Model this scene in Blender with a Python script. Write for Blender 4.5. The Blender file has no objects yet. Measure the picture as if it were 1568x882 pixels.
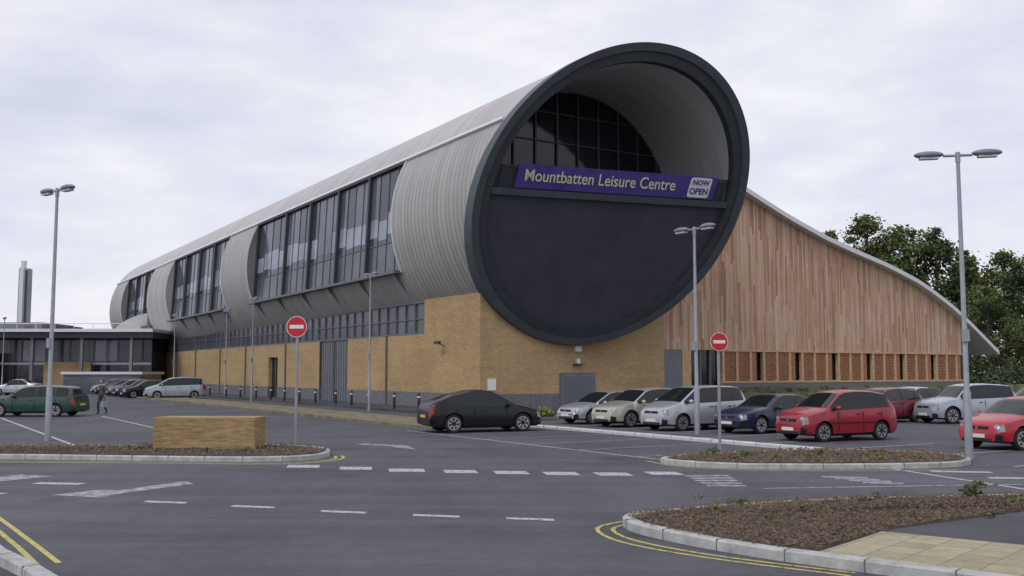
import bpy, bmesh, math, random
import numpy as np
from mathutils import Vector, Matrix
random.seed(3); rng=np.random.default_rng(7)
sc=bpy.context.scene
R_=math.radians
# ------------------------------------------------------------------ helpers
def link(o,parent=None):
    sc.collection.objects.link(o)
    if parent: o.parent=parent
    return o
def empty(name,loc=(0,0,0),rz=0):
    o=bpy.data.objects.new(name,None); o.empty_display_size=.5
    o.location=loc; o.rotation_euler=(0,0,rz); return link(o)
def mesh(name,vs,fs,mats,parent=None,mi=None,smooth=False,sharp=None,loc=None,rz=0):
    me=bpy.data.meshes.new(name); me.from_pydata([tuple(map(float,v)) for v in vs],[],[tuple(map(int,f)) for f in fs])
    if not isinstance(mats,(list,tuple)): mats=[mats]
    for m in mats: me.materials.append(m)
    if mi is not None: me.polygons.foreach_set('material_index',list(mi))
    if smooth:
        me.polygons.foreach_set('use_smooth',[True]*len(me.polygons))
        if sharp: me.set_sharp_from_angle(angle=R_(sharp))
    me.update()
    o=bpy.data.objects.new(name,me)
    if loc: o.location=loc
    o.rotation_euler=(0,0,rz)
    return link(o,parent)
class Geo:
    def __init__(s): s.v=[];s.f=[];s.m=[]
    def add(s,vs,fs,m=0):
        b=len(s.v); s.v+=list(vs); s.f+=[[i+b for i in f] for f in fs]; s.m+=[m]*len(fs)
    def box(s,x0,x1,y0,y1,z0,z1,m=0):
        s.add([(x,y,z) for z in(z0,z1) for y in(y0,y1) for x in(x0,x1)],[(0,2,3,1),(4,5,7,6),(0,1,5,4),(2,6,7,3),(0,4,6,2),(1,3,7,5)],m)
    def obox(s,p,q,w,h,up=(0,0,1),m=0):
        p=Vector(p);q=Vector(q);d=(q-p).normalized();u=Vector(up);sd=d.cross(u)
        if sd.length<1e-4: sd=d.cross(Vector((1,0,0)))
        sd.normalize();u=sd.cross(d)
        vs=[a+sd*i*w/2+u*j*h/2 for a in(p,q) for i,j in((-1,-1),(1,-1),(1,1),(-1,1))]
        s.add([tuple(v) for v in vs],[(0,3,2,1),(4,5,6,7),(0,1,5,4),(1,2,6,5),(2,3,7,6),(3,0,4,7)],m)
    def tube(s,pts,rad,n=10,m=0,cap=True):
        b=len(s.v);pts=[Vector(p) for p in pts]
        for i,p in enumerate(pts):
            d=(pts[min(i+1,len(pts)-1)]-pts[max(i-1,0)]).normalized()
            a=d.cross(Vector((0,0,1)));
            if a.length<.05:a=d.cross(Vector((1,0,0)))
            a.normalize();c=d.cross(a)
            for k in range(n):
                t=2*math.pi*k/n; s.v.append(tuple(p+(a*math.cos(t)+c*math.sin(t))*rad[i]))
        for i in range(len(pts)-1):
            for k in range(n):
                s.f.append([b+i*n+k,b+i*n+(k+1)%n,b+(i+1)*n+(k+1)%n,b+(i+1)*n+k]);s.m.append(m)
        if cap:
            s.f.append([b+k for k in range(n)][::-1]);s.f.append([b+(len(pts)-1)*n+k for k in range(n)]);s.m+=[m,m]
    def prism(s,poly,z0,z1,m=0):
        n=len(poly);s.add([(x,y,z0) for x,y in poly]+[(x,y,z1) for x,y in poly],[list(range(n))[::-1],list(range(n,2*n))]+[(i,(i+1)%n,n+(i+1)%n,n+i) for i in range(n)],m)
    def ell(s,c,r,m=0,n=12,k=7,rz=0):
        b=len(s.v);ca,sa=math.cos(rz),math.sin(rz)
        for i in range(k+1):
            th=math.pi*i/k
            for j in range(n):
                ph=2*math.pi*j/n;x=r[0]*math.sin(th)*math.cos(ph);y=r[1]*math.sin(th)*math.sin(ph);z=r[2]*math.cos(th)
                s.v.append((c[0]+x*ca-y*sa,c[1]+x*sa+y*ca,c[2]+z))
        for i in range(k):
            for j in range(n):
                s.f.append([b+i*n+j,b+(i+1)*n+j,b+(i+1)*n+(j+1)%n,b+i*n+(j+1)%n]);s.m.append(m)
    def obj(s,name,mats,parent=None,**k): return mesh(name,s.v,s.f,mats,parent,mi=s.m,**k)
# ------------------------------------------------------------------ materials
def mat(name,col=(.5,.5,.5),rough=.6,metal=0,spec=.5,coat=0,noise=0,nscale=3,bump=0,bscale=40,alpha=1):
    m=bpy.data.materials.new(name);m.use_nodes=True;nt=m.node_tree;N=nt.nodes;L=nt.links
    b=N['Principled BSDF'];b.inputs['Base Color'].default_value=(*col,1);b.inputs['Roughness'].default_value=rough
    b.inputs['Metallic'].default_value=metal;b.inputs['Specular IOR Level'].default_value=spec;b.inputs['Coat Weight'].default_value=coat
    b.inputs['Coat Roughness'].default_value=.05
    tc=N.new('ShaderNodeTexCoord')
    if noise:
        n=N.new('ShaderNodeTexNoise');n.inputs['Scale'].default_value=nscale;n.inputs['Detail'].default_value=6;n.inputs['Roughness'].default_value=.6
        L.new(tc.outputs['Object'],n.inputs['Vector'])
        mr=N.new('ShaderNodeMapRange');mr.inputs[1].default_value=.3;mr.inputs[2].default_value=.7;mr.inputs[3].default_value=1-noise;mr.inputs[4].default_value=1+noise
        L.new(n.outputs['Fac'],mr.inputs[0])
        mx=N.new('ShaderNodeVectorMath');mx.operation='SCALE';mx.inputs[0].default_value=col;L.new(mr.outputs[0],mx.inputs['Scale'])
        L.new(mx.outputs[0],b.inputs['Base Color'])
    if bump:
        n2=N.new('ShaderNodeTexNoise');n2.inputs['Scale'].default_value=bscale;n2.inputs['Detail'].default_value=4
        L.new(tc.outputs['Object'],n2.inputs['Vector'])
        bp=N.new('ShaderNodeBump');bp.inputs['Strength'].default_value=bump;bp.inputs['Distance'].default_value=.02
        L.new(n2.outputs['Fac'],bp.inputs['Height']);L.new(bp.outputs[0],b.inputs['Normal'])
    return m
def nodes(m): return m.node_tree.nodes,m.node_tree.links,m.node_tree.nodes['Principled BSDF']
def math_(N,L,op,a,b=None,c=None):
    n=N.new('ShaderNodeMath');n.operation=op
    for i,x in enumerate((a,b,c)):
        if x is None: continue
        if isinstance(x,(int,float)): n.inputs[i].default_value=x
        else: L.new(x,n.inputs[i])
    return n.outputs[0]
def ramp(N,L,fac,stops):
    r=N.new('ShaderNodeValToRGB');e=r.color_ramp.elements
    while len(e)<len(stops): e.new(.5)
    for el,(p,c) in zip(e,stops): el.position=p;el.color=(*c,1)
    L.new(fac,r.inputs[0]);return r.outputs[0]
def mixc(N,L,fac,a,b,mode='MIX'):
    n=N.new('ShaderNodeMix');n.data_type='RGBA';n.blend_type=mode
    for i,x in ((0,fac),(6,a),(7,b)):
        if isinstance(x,(int,float)): n.inputs[i].default_value=x
        elif isinstance(x,tuple): n.inputs[i].default_value=(*x,1)
        else: L.new(x,n.inputs[i])
    return n.outputs[2]
def noise_(N,L,vec,scale,detail=5,rough=.55,vscale=None):
    if vscale:
        mp=N.new('ShaderNodeMapping');mp.inputs['Scale'].default_value=vscale;L.new(vec,mp.inputs[0]);vec=mp.outputs[0]
    n=N.new('ShaderNodeTexNoise');n.inputs['Scale'].default_value=scale;n.inputs['Detail'].default_value=detail;n.inputs['Roughness'].default_value=rough
    L.new(vec,n.inputs['Vector']);return n.outputs['Fac']
def bump_(N,L,b,h,strength,dist=.02):
    bp=N.new('ShaderNodeBump');bp.inputs['Strength'].default_value=strength;bp.inputs['Distance'].default_value=dist
    L.new(h,bp.inputs['Height']);L.new(bp.outputs[0],b.inputs['Normal'])

# asphalt
def asphalt(name,base,tint=(1,1,1.15),contrast=.35,cracks=True):
    m=mat(name,rough=.85,spec=.3);N,L,b=nodes(m);tc=N.new('ShaderNodeTexCoord').outputs['Object']
    big=noise_(N,L,tc,.16,5,.6);fine=noise_(N,L,tc,55,3,.7);st=noise_(N,L,tc,.6,6,.65,(1,.35,1))
    tr=noise_(N,L,tc,.5,4,.6,(.25,2.2,1));mid=noise_(N,L,tc,4,6,.7)
    v=math_(N,L,'MULTIPLY_ADD',math_(N,L,'SUBTRACT',big,.5),contrast*3,1)
    v=math_(N,L,'ADD',v,math_(N,L,'MULTIPLY',math_(N,L,'SUBTRACT',fine,.5),1.1))
    v=math_(N,L,'ADD',v,math_(N,L,'MULTIPLY',math_(N,L,'SUBTRACT',mid,.5),.6))
    v=math_(N,L,'ADD',v,math_(N,L,'MULTIPLY',math_(N,L,'SUBTRACT',st,.5),contrast*2.2))
    v=math_(N,L,'ADD',v,math_(N,L,'MULTIPLY',math_(N,L,'SUBTRACT',tr,.5),contrast*2.6))
    if cracks:
        vs_=N.new('ShaderNodeTexVoronoi');vs_.inputs['Scale'].default_value=.45;L.new(tc,vs_.inputs['Vector'])
        sp_=N.new('ShaderNodeMapRange');sp_.inputs[1].default_value=.05;sp_.inputs[2].default_value=.22;sp_.inputs[3].default_value=.72;sp_.inputs[4].default_value=1;L.new(vs_.outputs['Distance'],sp_.inputs[0])
        v=math_(N,L,'MULTIPLY',v,sp_.outputs[0])
    v=math_(N,L,'MAXIMUM',v,.25)
    sc_=N.new('ShaderNodeVectorMath');sc_.operation='SCALE';sc_.inputs[0].default_value=tuple(base*t for t in tint);L.new(v,sc_.inputs['Scale'])
    L.new(sc_.outputs[0],b.inputs['Base Color']);bump_(N,L,b,fine,.35,.01)
    return m
M_asph=asphalt('asphalt',.090)
M_asph2=asphalt('asphalt_path',.070)
M_white=mat('road_paint_white',(.62,.62,.62),.7)
N,L,b=nodes(M_white);tc=N.new('ShaderNodeTexCoord').outputs['Object'];w=noise_(N,L,tc,9,8,.75)
L.new(ramp(N,L,w,[(.38,(.11,.11,.12)),(.50,(.44,.44,.46)),(.7,(.60,.60,.62))]),b.inputs['Base Color'])
M_worn=mat('road_paint_worn',(.4,.4,.4),.8)
N,L,b=nodes(M_worn);tc=N.new('ShaderNodeTexCoord').outputs['Object'];w=noise_(N,L,tc,5,8,.8)
L.new(ramp(N,L,w,[(.40,(.095,.095,.105)),(.56,(.38,.38,.40)),(.7,(.48,.48,.5))]),b.inputs['Base Color'])
M_yel=mat('road_paint_yellow',(.6,.45,.06),.7)
N,L,b=nodes(M_yel);tc=N.new('ShaderNodeTexCoord').outputs['Object'];w=noise_(N,L,tc,10,8,.75)
L.new(ramp(N,L,w,[(.36,(.12,.11,.08)),(.48,(.50,.42,.12)),(.7,(.62,.54,.2))]),b.inputs['Base Color'])
M_kerb=mat('kerb_concrete',(.42,.42,.41),.85,noise=.3,nscale=4,bump=.4,bscale=60)
M_mulch=mat('mulch_soil',(.05,.035,.025),.95)
N,L,b=nodes(M_mulch);tc=N.new('ShaderNodeTexCoord').outputs['Object'];w=noise_(N,L,tc,28,6,.75)
L.new(ramp(N,L,w,[(.3,(.022,.016,.014)),(.5,(.065,.048,.036)),(.66,(.15,.11,.08)),(.8,(.22,.17,.12))]),b.inputs['Base Color']);bump_(N,L,b,w,1,.04)
M_chip=mat('bark_chip',(.15,.105,.07),.9,noise=.6,nscale=6)
M_pave=mat('paving_tan',(.36,.31,.22),.85)
N,L,b=nodes(M_pave);tc=N.new('ShaderNodeTexCoord').outputs['Object']
br=N.new('ShaderNodeTexBrick');br.inputs['Scale'].default_value=2.5;br.inputs['Color1'].default_value=(.46,.40,.26,1);br.inputs['Color2'].default_value=(.36,.31,.2,1);br.inputs['Mortar'].default_value=(.15,.13,.1,1);br.inputs['Mortar Size'].default_value=.015
br.offset=0;br.inputs['Brick Width'].default_value=1.;br.inputs['Row Height'].default_value=1.
mp=N.new('ShaderNodeMapping');mp.inputs['Rotation'].default_value=(0,0,.72);L.new(tc,mp.inputs[0]);L.new(mp.outputs[0],br.inputs['Vector'])
L.new(mixc(N,L,.6,br.outputs['Color'],ramp(N,L,noise_(N,L,tc,5,7,.7),[(.3,(.5,.5,.5)),(.7,(1,1,1))]),'MULTIPLY'),b.inputs['Base Color'])
M_cobble=mat('cobble_verge',(.16,.135,.08),.9)
N,L,b=nodes(M_cobble);tc=N.new('ShaderNodeTexCoord').outputs['Object']
L.new(ramp(N,L,noise_(N,L,tc,1.4,8,.75),[(.35,(.08,.075,.055)),(.5,(.19,.165,.10)),(.7,(.28,.25,.15))]),b.inputs['Base Color'])
M_grass=mat('grass',(.05,.07,.025),.95)
N,L,b=nodes(M_grass);tc=N.new('ShaderNodeTexCoord').outputs['Object']
L.new(ramp(N,L,noise_(N,L,tc,1.2,8,.75),[(.3,(.035,.055,.018)),(.5,(.08,.10,.04)),(.7,(.16,.15,.08))]),b.inputs['Base Color'])
# brick
def brickmat(name,c1,c2,mort,amt=.55):
    m=mat(name,rough=.9,spec=.2);N,L,b=nodes(m);tc=N.new('ShaderNodeTexCoord').outputs['Object']
    sp=N.new('ShaderNodeSeparateXYZ');L.new(tc,sp.inputs[0]);u=math_(N,L,'ADD',sp.outputs[0],sp.outputs[1])
    cb=N.new('ShaderNodeCombineXYZ');L.new(u,cb.inputs[0]);L.new(sp.outputs[2],cb.inputs[1])
    br=N.new('ShaderNodeTexBrick');br.inputs['Scale'].default_value=1;br.inputs['Brick Width'].default_value=.225;br.inputs['Row Height'].default_value=.075
    br.inputs['Mortar Size'].default_value=.008;br.inputs['Color1'].default_value=(*c1,1);br.inputs['Color2'].default_value=(*c2,1);br.inputs['Mortar'].default_value=(*mort,1);br.inputs['Bias'].default_value=0
    L.new(cb.outputs[0],br.inputs['Vector'])
    n=noise_(N,L,cb.outputs[0],1,2,.6,(2.2,13,1));n2=noise_(N,L,tc,.35,6,.6);n3=noise_(N,L,cb.outputs[0],1,4,.6,(.25,2.4,1))
    c=mixc(N,L,amt,br.outputs['Color'],ramp(N,L,n,[(.3,(.70,.69,.66)),(.5,(.98,.97,.96)),(.7,(1.2,1.18,1.14))]),'MULTIPLY')
    c=mixc(N,L,.7,c,ramp(N,L,n3,[(.3,(.86,.85,.84)),(.65,(1.06,1.06,1.06))]),'MULTIPLY')
    c=mixc(N,L,.8,c,ramp(N,L,n2,[(.3,(.82,.81,.80)),(.65,(1.06,1.06,1.06))]),'MULTIPLY')
    L.new(c,b.inputs['Base Color']);bump_(N,L,b,br.outputs['Fac'],-.3,.01)
    return m
M_brick=brickmat('buff_brick',(.50,.345,.18),(.43,.29,.15),(.38,.30,.19))
M_plinth=mat('grey_brick_plinth',(.15,.155,.17),.85,noise=.25,nscale=5)
# cladding
def clad(name,col,spacing,metal=.35,rough=.45,line=.75,bump=.5):
    m=mat(name,rough=rough,metal=metal);N,L,b=nodes(m);tc=N.new('ShaderNodeTexCoord').outputs['Object']
    sp=N.new('ShaderNodeSeparateXYZ');L.new(tc,sp.inputs[0])
    q=math_(N,L,'DIVIDE',sp.outputs[1],spacing);fr=math_(N,L,'FRACT',q);fl=math_(N,L,'FLOOR',q)
    wn=N.new('ShaderNodeTexWhiteNoise');wn.noise_dimensions='1D';L.new(fl,wn.inputs['W'])
    tone=math_(N,L,'MULTIPLY_ADD',wn.outputs['Value'],.16,.92)
    dist=math_(N,L,'ABSOLUTE',math_(N,L,'SUBTRACT',fr,.5))
    seam=N.new('ShaderNodeMapRange');seam.inputs[1].default_value=.38;seam.inputs[2].default_value=.5;L.new(dist,seam.inputs[0])
    n=noise_(N,L,tc,.5,6,.6,(1,.4,1));n2=noise_(N,L,tc,1.2,5,.6,(.5,2.5,.5));nn=math_(N,L,'MULTIPLY_ADD',n,.26,.80);nn=math_(N,L,'MULTIPLY_ADD',n2,.16,nn)
    v=math_(N,L,'MULTIPLY',tone,nn);sm=math_(N,L,'MULTIPLY_ADD',seam.outputs[0],line-1,1);v=math_(N,L,'MULTIPLY',v,sm)
    s_=N.new('ShaderNodeVectorMath');s_.operation='SCALE';s_.inputs[0].default_value=col;L.new(v,s_.inputs['Scale']);L.new(s_.outputs[0],b.inputs['Base Color'])
    bump_(N,L,b,seam.outputs[0],bump,.05)
    return m
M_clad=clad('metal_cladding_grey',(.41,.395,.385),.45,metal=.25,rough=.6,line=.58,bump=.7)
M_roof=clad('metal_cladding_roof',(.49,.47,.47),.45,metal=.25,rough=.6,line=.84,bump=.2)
M_soff=clad('soffit_lining',(.46,.455,.45),1.4,metal=0,rough=.7,line=.92,bump=.1)
M_slate=mat('slate_rim',(.066,.079,.090),.5,noise=.15,nscale=1)
M_face=mat('dark_rim_face',(.042,.050,.058),.5,noise=.15,nscale=1)
M_panel=mat('dark_end_panel',(.05,.05,.06),.55)
N,L,b=nodes(M_panel);tc=N.new('ShaderNodeTexCoord').outputs['Object'];sp=N.new('ShaderNodeSeparateXYZ');L.new(tc,sp.inputs[0])
fr=math_(N,L,'FRACT',math_(N,L,'DIVIDE',sp.outputs[0],1.1));fz=math_(N,L,'FRACT',math_(N,L,'DIVIDE',sp.outputs[2],2.3))
ln=math_(N,L,'MAXIMUM',math_(N,L,'LESS_THAN',fr,.02),math_(N,L,'LESS_THAN',fz,.01));nz=noise_(N,L,tc,.7,5)
c=ramp(N,L,nz,[(.3,(.048,.050,.066)),(.7,(.066,.069,.088))]);L.new(mixc(N,L,ln,c,(.040,.041,.052)),b.inputs['Base Color'])
M_trim=mat('pale_trim',(.66,.66,.68),.5)
M_dark=mat('dark_frame',(.04,.046,.055),.5)
M_grey=mat('grey_metal',(.15,.16,.18),.5,noise=.12,nscale=2)
M_lgrey=mat('louvre_grey',(.12,.13,.145),.5)
def glassm(name,c,rough=.06):
    m=mat(name,c,rough,spec=.5);N,L,b=nodes(m);tc=N.new('ShaderNodeTexCoord').outputs['Object']
    n=noise_(N,L,tc,.45,3,.5);s_=N.new('ShaderNodeVectorMath');s_.operation='SCALE';s_.inputs[0].default_value=c
    L.new(math_(N,L,'MULTIPLY_ADD',n,1.6,.2),s_.inputs['Scale']);L.new(s_.outputs[0],b.inputs['Base Color'])
    bump_(N,L,b,noise_(N,L,tc,.8,2,.4),.05,.1)
    return m
M_glass=glassm('window_glass_dark',(.05,.056,.074))
M_glass2=glassm('window_glass_blind',(.27,.28,.33))
M_glass3=glassm('window_glass_mid',(.11,.12,.145))
M_glassB=glassm('spandrel_glass',(.085,.093,.11),.25)
M_glassK=glassm('black_glass',(.008,.009,.012),.08)
# timber
def timber(name,cols,bw,seg):
    m=mat(name,rough=.85,spec=.2);N,L,b=nodes(m);tc=N.new('ShaderNodeTexCoord').outputs['Object'];sp=N.new('ShaderNodeSeparateXYZ');L.new(tc,sp.inputs[0])
    q=math_(N,L,'DIVIDE',sp.outputs[0],bw);i=math_(N,L,'FLOOR',q);fr=math_(N,L,'FRACT',q)
    w0=N.new('ShaderNodeTexWhiteNoise');w0.noise_dimensions='1D';L.new(i,w0.inputs['W'])
    z=math_(N,L,'FLOOR',math_(N,L,'DIVIDE',math_(N,L,'MULTIPLY_ADD',w0.outputs['Value'],seg,sp.outputs[2]),seg))
    cb=N.new('ShaderNodeCombineXYZ');L.new(i,cb.inputs[0]);L.new(z,cb.inputs[1])
    w1=N.new('ShaderNodeTexWhiteNoise');w1.noise_dimensions='2D';L.new(cb.outputs[0],w1.inputs['Vector'])
    c=ramp(N,L,w1.outputs['Value'],cols)
    g=noise_(N,L,tc,1,6,.6,(14,1,.7));c=mixc(N,L,.8,c,ramp(N,L,g,[(.3,(.78,.75,.72)),(.6,(1.08,1.08,1.08))]),'MULTIPLY')
    big=noise_(N,L,tc,.22,4,.6);c=mixc(N,L,.7,c,ramp(N,L,big,[(.35,(.88,.80,.75)),(.65,(1.08,1.1,1.12))]),'MULTIPLY')
    gap=math_(N,L,'LESS_THAN',fr,.09);c=mixc(N,L,math_(N,L,'MULTIPLY',gap,.5),c,(.14,.09,.06))
    L.new(c,b.inputs['Base Color']);bump_(N,L,b,fr,.2,.02)
    return m
M_cedar=timber('cedar_cladding',[(0,(.37,.20,.13)),(.2,(.47,.29,.20)),(.5,(.54,.37,.27)),(.8,(.60,.45,.34)),(1,(.48,.28,.18))],.145,3.2)
M_cedar2=mat('orange_timber',(.34,.15,.075),.8,noise=.35,nscale=6)
M_cedar3=mat('pale_timber_post',(.52,.34,.19),.8,noise=.2,nscale=5)
M_lamp=mat('galvanised_steel',(.32,.335,.37),.45,metal=.4,noise=.12,nscale=3)
M_head=mat('lamp_head_grey',(.20,.21,.27),.4)
M_lens=mat('lamp_lens',(.5,.5,.5),.2)
M_red=mat('sign_red',(.50,.015,.03),.4)
M_wht=mat('sign_white',(.75,.75,.75),.5)
M_blk=mat('black_plastic',(.014,.014,.016),.5)
M_tyre=mat('tyre_rubber',(.018,.018,.019),.85)
M_rim=mat('alloy_rim',(.42,.42,.44),.35,metal=.6)
M_carglass=mat('car_glass',(.012,.016,.018),.05,spec=.45)
M_hl=mat('headlamp_glass',(.26,.28,.31),.08,spec=.8,noise=.5,nscale=9)
M_tl=mat('tail_lamp_red',(.35,.01,.01),.15)
M_plw=mat('number_plate_white',(.7,.7,.68),.5);M_ply=mat('number_plate_yellow',(.65,.5,.06),.5)
def paint(name,c,metal=0,coat=.6,spec=.5): return mat(name,c,.34,metal=metal,coat=coat,spec=spec,noise=.06,nscale=2)

# ------------------------------------------------------------------ ground
g=Geo();g.box(-1500,1500,-300,2600,-.5,-.012);g.obj('ground',[M_grass])
mesh('car_park_asphalt',[(-95,-12,0),(85,-12,0),(85,135,0),(-95,135,0)],[(0,1,2,3)],M_asph)
E=Vector((math.cos(R_(31.7)),math.sin(R_(31.7)),0));Dv=Vector((-math.sin(R_(31.7)),math.cos(R_(31.7)),0))
def road_quad(G,p,q,w,z=.004,m=0):
    p=Vector((*p,z));q=Vector((*q,z));d=(q-p).normalized();s=Vector((-d.y,d.x,0))*w/2
    G.add([tuple(p-s),tuple(q-s),tuple(q+s),tuple(p+s)],[(0,1,2,3)],m)
def polyl(G,pts,w,z=.004,m=0):
    pts=[Vector((*p,z)) for p in pts];L_=[];Rr=[]
    for i,p in enumerate(pts):
        d=(pts[min(i+1,len(pts)-1)]-pts[max(i-1,0)]).normalized();s=Vector((-d.y,d.x,0))*w/2
        L_.append(tuple(p+s));Rr.append(tuple(p-s))
    n=len(pts);G.add(L_+Rr,[(i,n+i,n+i+1,i+1) for i in range(n-1)],m)
def smoothpath(pts,it=2,closed=False):
    pts=[Vector((*p,0)) for p in pts]
    for _ in range(it):
        q=[] if closed else [pts[0]]
        rngi=range(len(pts)) if closed else range(len(pts)-1)
        for i in rngi:
            a=pts[i];b_=pts[(i+1)%len(pts)];q+= [a*.75+b_*.25,a*.25+b_*.75]
        if not closed:q.append(pts[-1])
        pts=q
    return [(p.x,p.y) for p in pts]
mk=Geo()
for x0,x1,y in [(-5.03,-4.3,22.54),(-3.78,-3.07,22.09),(-2.65,-1.88,21.65),(-1.44,-.75,21.37),(-.37,.33,21.16),(.67,1.37,20.96),(1.74,2.44,20.83),(2.82,3.5,21.0)]:
    mk.add([(x0+.05,y-.32,.004),(x1+.05,y-.36,.004),(x1-.05,y+.3,.004),(x0-.05,y+.34,.004)],[(0,1,2,3)],0)
for x0,x1,y in [(-5.99,-5.25,16.38),(-4.41,-3.7,15.83),(-2.9,-2.19,15.25),(-1.46,-.76,14.84),(-.08,.6,14.52)]:
    mk.add([(x0,y-.02,.004),(x1,y-.2,.004),(x1,y-.01,.004),(x0,y+.17,.004)],[(0,1,2,3)],0)
mk.add([(-7.9,17.3,.004),(-6.9,16.95,.004),(-6.75,17.6,.004),(-6.0,19.0,.004),(-6.3,19.5,.004),(-7.0,18.0,.004),(-7.4,18.1,.004)],[(0,1,2,3,4,5,6)],1)
mk.add([(-10.6,19.5,.004),(-9.9,19.4,.004),(-9.3,20.4,.004),(-10.1,20.75,.004)],[(0,1,2,3)],1)
road_quad(mk,(-9.05,19.15),(-8.1,19.0),.3);road_quad(mk,(-10.2,17.6),(-8.8,17.5),.22)
mk.add([(-4.6,29.3,.004),(-3.4,28.6,.004),(-3.3,28.2,.004),(-2.6,27.4,.004),(-2.9,28.4,.004),(-3.0,28.9,.004),(-4.4,29.7,.004)],[(0,1,2,3,4,5,6)],1)
for i in range(5): road_quad(mk,(3.5+.03*i,20.45-.42*i),(4.42-.02*i,20.5-.45*i),.26,m=1)
for i in range(4): road_quad(mk,(6.25+.15*i,20.3-.35*i),(7.1+.1*i,20.1-.35*i),.26,m=1)
road_quad(mk,(4.56,18.28),(9.6,18.95),.1,m=1);road_quad(mk,(8.3,21.9),(9.3,17.9),.12)
road_quad(mk,(8.9,21.4),(10.1,21.2),.3);road_quad(mk,(9.5,20.1),(10.4,20.0),.3)
A0=Vector((1.14,38.12,0))
def loc2(base,t,s): v=base+E*t+Dv*s;return (v.x,v.y)
road_quad(mk,loc2(A0,-5.2,1),loc2(A0,-5.2,-13.5),.1,m=0)
for k in range(6): road_quad(mk,loc2(A0,-5.2,.6-2.55*k),loc2(A0,-.1,.6-2.55*k),.09,m=1)
for k in range(9): road_quad(mk,loc2(A0,.35,3.4-2.75*k),loc2(A0,5.2,3.4-2.75*k),.09,m=0)
road_quad(mk,(-23.6,46.26),(-11.69,27.5),.12,m=0);road_quad(mk,(-19.8,48.3),(-13.6,38.1),.12,m=0);road_quad(mk,(-19.9,48.3),(-24.5,48.8),.1)
road_quad(mk,(-12.6,27.9),(-10.4,27.6),.35)
for k in range(5): road_quad(mk,(-23.6-2.3*k,46.3+4.2*k),(-27.6-2.3*k,43.5+4.2*k),.09)
mk.obj('road_marking',[M_white,M_worn])
yl=Geo()
c1=smoothpath([(1.9,14.55),(1.22,13.95),(1.1,13.4),(1.34,12.48),(2.19,11.49),(3.5,10.5)],2)
c2=smoothpath([(2.0,14.4),(1.40,13.85),(1.32,13.35),(1.54,12.58),(2.33,11.6),(3.6,10.65)],2)
polyl(yl,c1,.06);polyl(yl,c2,.06)
polyl(yl,smoothpath([(-16,24.0),(-9.3,23.7),(-5.8,23.15),(-4.75,23.5),(-4.25,24.4),(-4.45,25.3)],2),.07)
polyl(yl,smoothpath([(-16,23.75),(-9.3,23.45),(-5.8,22.95),(-4.6,23.3),(-4.05,24.4),(-4.3,25.4)],2),.07)
polyl(yl,[(-8.6,15.9),(-6.75,13.34),(-5.89,12.12),(-5.2,11.1)],.07);polyl(yl,[(-8.4,16.0),(-6.55,13.4),(-5.7,12.2),(-5.0,11.2)],.07)
polyl(yl,smoothpath([(3.2,23.9),(3.7,22.2),(5.8,21.4),(9.6,21.7)],2),.07)
yl.obj('yellow_road_marking',[M_yel])
C0=Vector((-1.67,52.21,0))
def strip(name,t0,t1,s0,s1,z,m,z0=None):
    G=Geo();ps=[loc2(C0,t0,s0),loc2(C0,t1,s0),loc2(C0,t1,s1),loc2(C0,t0,s1)]
    if z0 is None: G.add([(x,y,z) for x,y in ps],[(0,1,2,3)])
    else: G.prism(ps,z0,z)
    return G.obj(name,[m])
strip('cobble_verge',-9.2,-6.2,-12.5,42,.11,M_cobble,-.01)
strip('pavement',-3.2,-.04,-3,74,.12,M_asph2,-.01)
strip('pavement',-3.2,12.4,-4.2,-3.004,.12,M_asph2,-.01)
strip('pavement',-.036,12.4,-3.0,-.04,.12,M_asph2,-.01)

def kerb(name,path,closed=False,w=.13,h=.12,mat_=None):
    pts=[Vector((*p,0)) for p in path];n=len(pts);G=Geo();rows=[]
    for i,p in enumerate(pts):
        if closed: d=(pts[(i+1)%n]-pts[(i-1)%n]).normalized()
        else: d=(pts[min(i+1,n-1)]-pts[max(i-1,0)]).normalized()
        s=Vector((-d.y,d.x,0))*w/2;z=Vector((0,0,1));h_=h+(rng.random()-.5)*.008
        rows.append([p-s-z*.02,p-s+z*(h_-.02),p-s*.7+z*h_,p+s+z*h_,p+s-z*.02])
    vs=[tuple(v) for r in rows for v in r];fs=[]
    m=n if closed else n-1
    for i in range(m):
        j=(i+1)%n
        for k in range(4): fs.append((i*5+k,j*5+k,j*5+k+1,i*5+k+1))
    if not closed: fs+= [(0,1,2,3,4),tuple((n-1)*5+k for k in (4,3,2,1,0))]
    G.add(vs,fs)
    acc=0
    for i in range(m):
        a=pts[i];b_=pts[(i+1)%n];l=(b_-a).length
        if l<1e-6: continue
        d=(b_-a)/l;q=.91-acc
        while q<l:
            c=a+d*q;s=Vector((-d.y,d.x,0))*(w/2+.004)
            G.obox(tuple(c-s+Vector((0,0,h/2+.004))),tuple(c+s+Vector((0,0,h/2+.004))),.012,h,m=1);q+=.91
        acc=(acc+l)%.91
    return G.obj(name,[mat_ or M_kerb,M_lgrey])
def inpoly(x,y,poly):
    c=np.zeros(x.shape,bool);n=len(poly)
    for i in range(n):
        x0,y0=poly[i];x1,y1=poly[(i+1)%n]
        cond=((y0>y)!=(y1>y))&(x<(x1-x0)*(y-y0)/(y1-y0+1e-12)+x0);c^=cond
    return c
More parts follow.
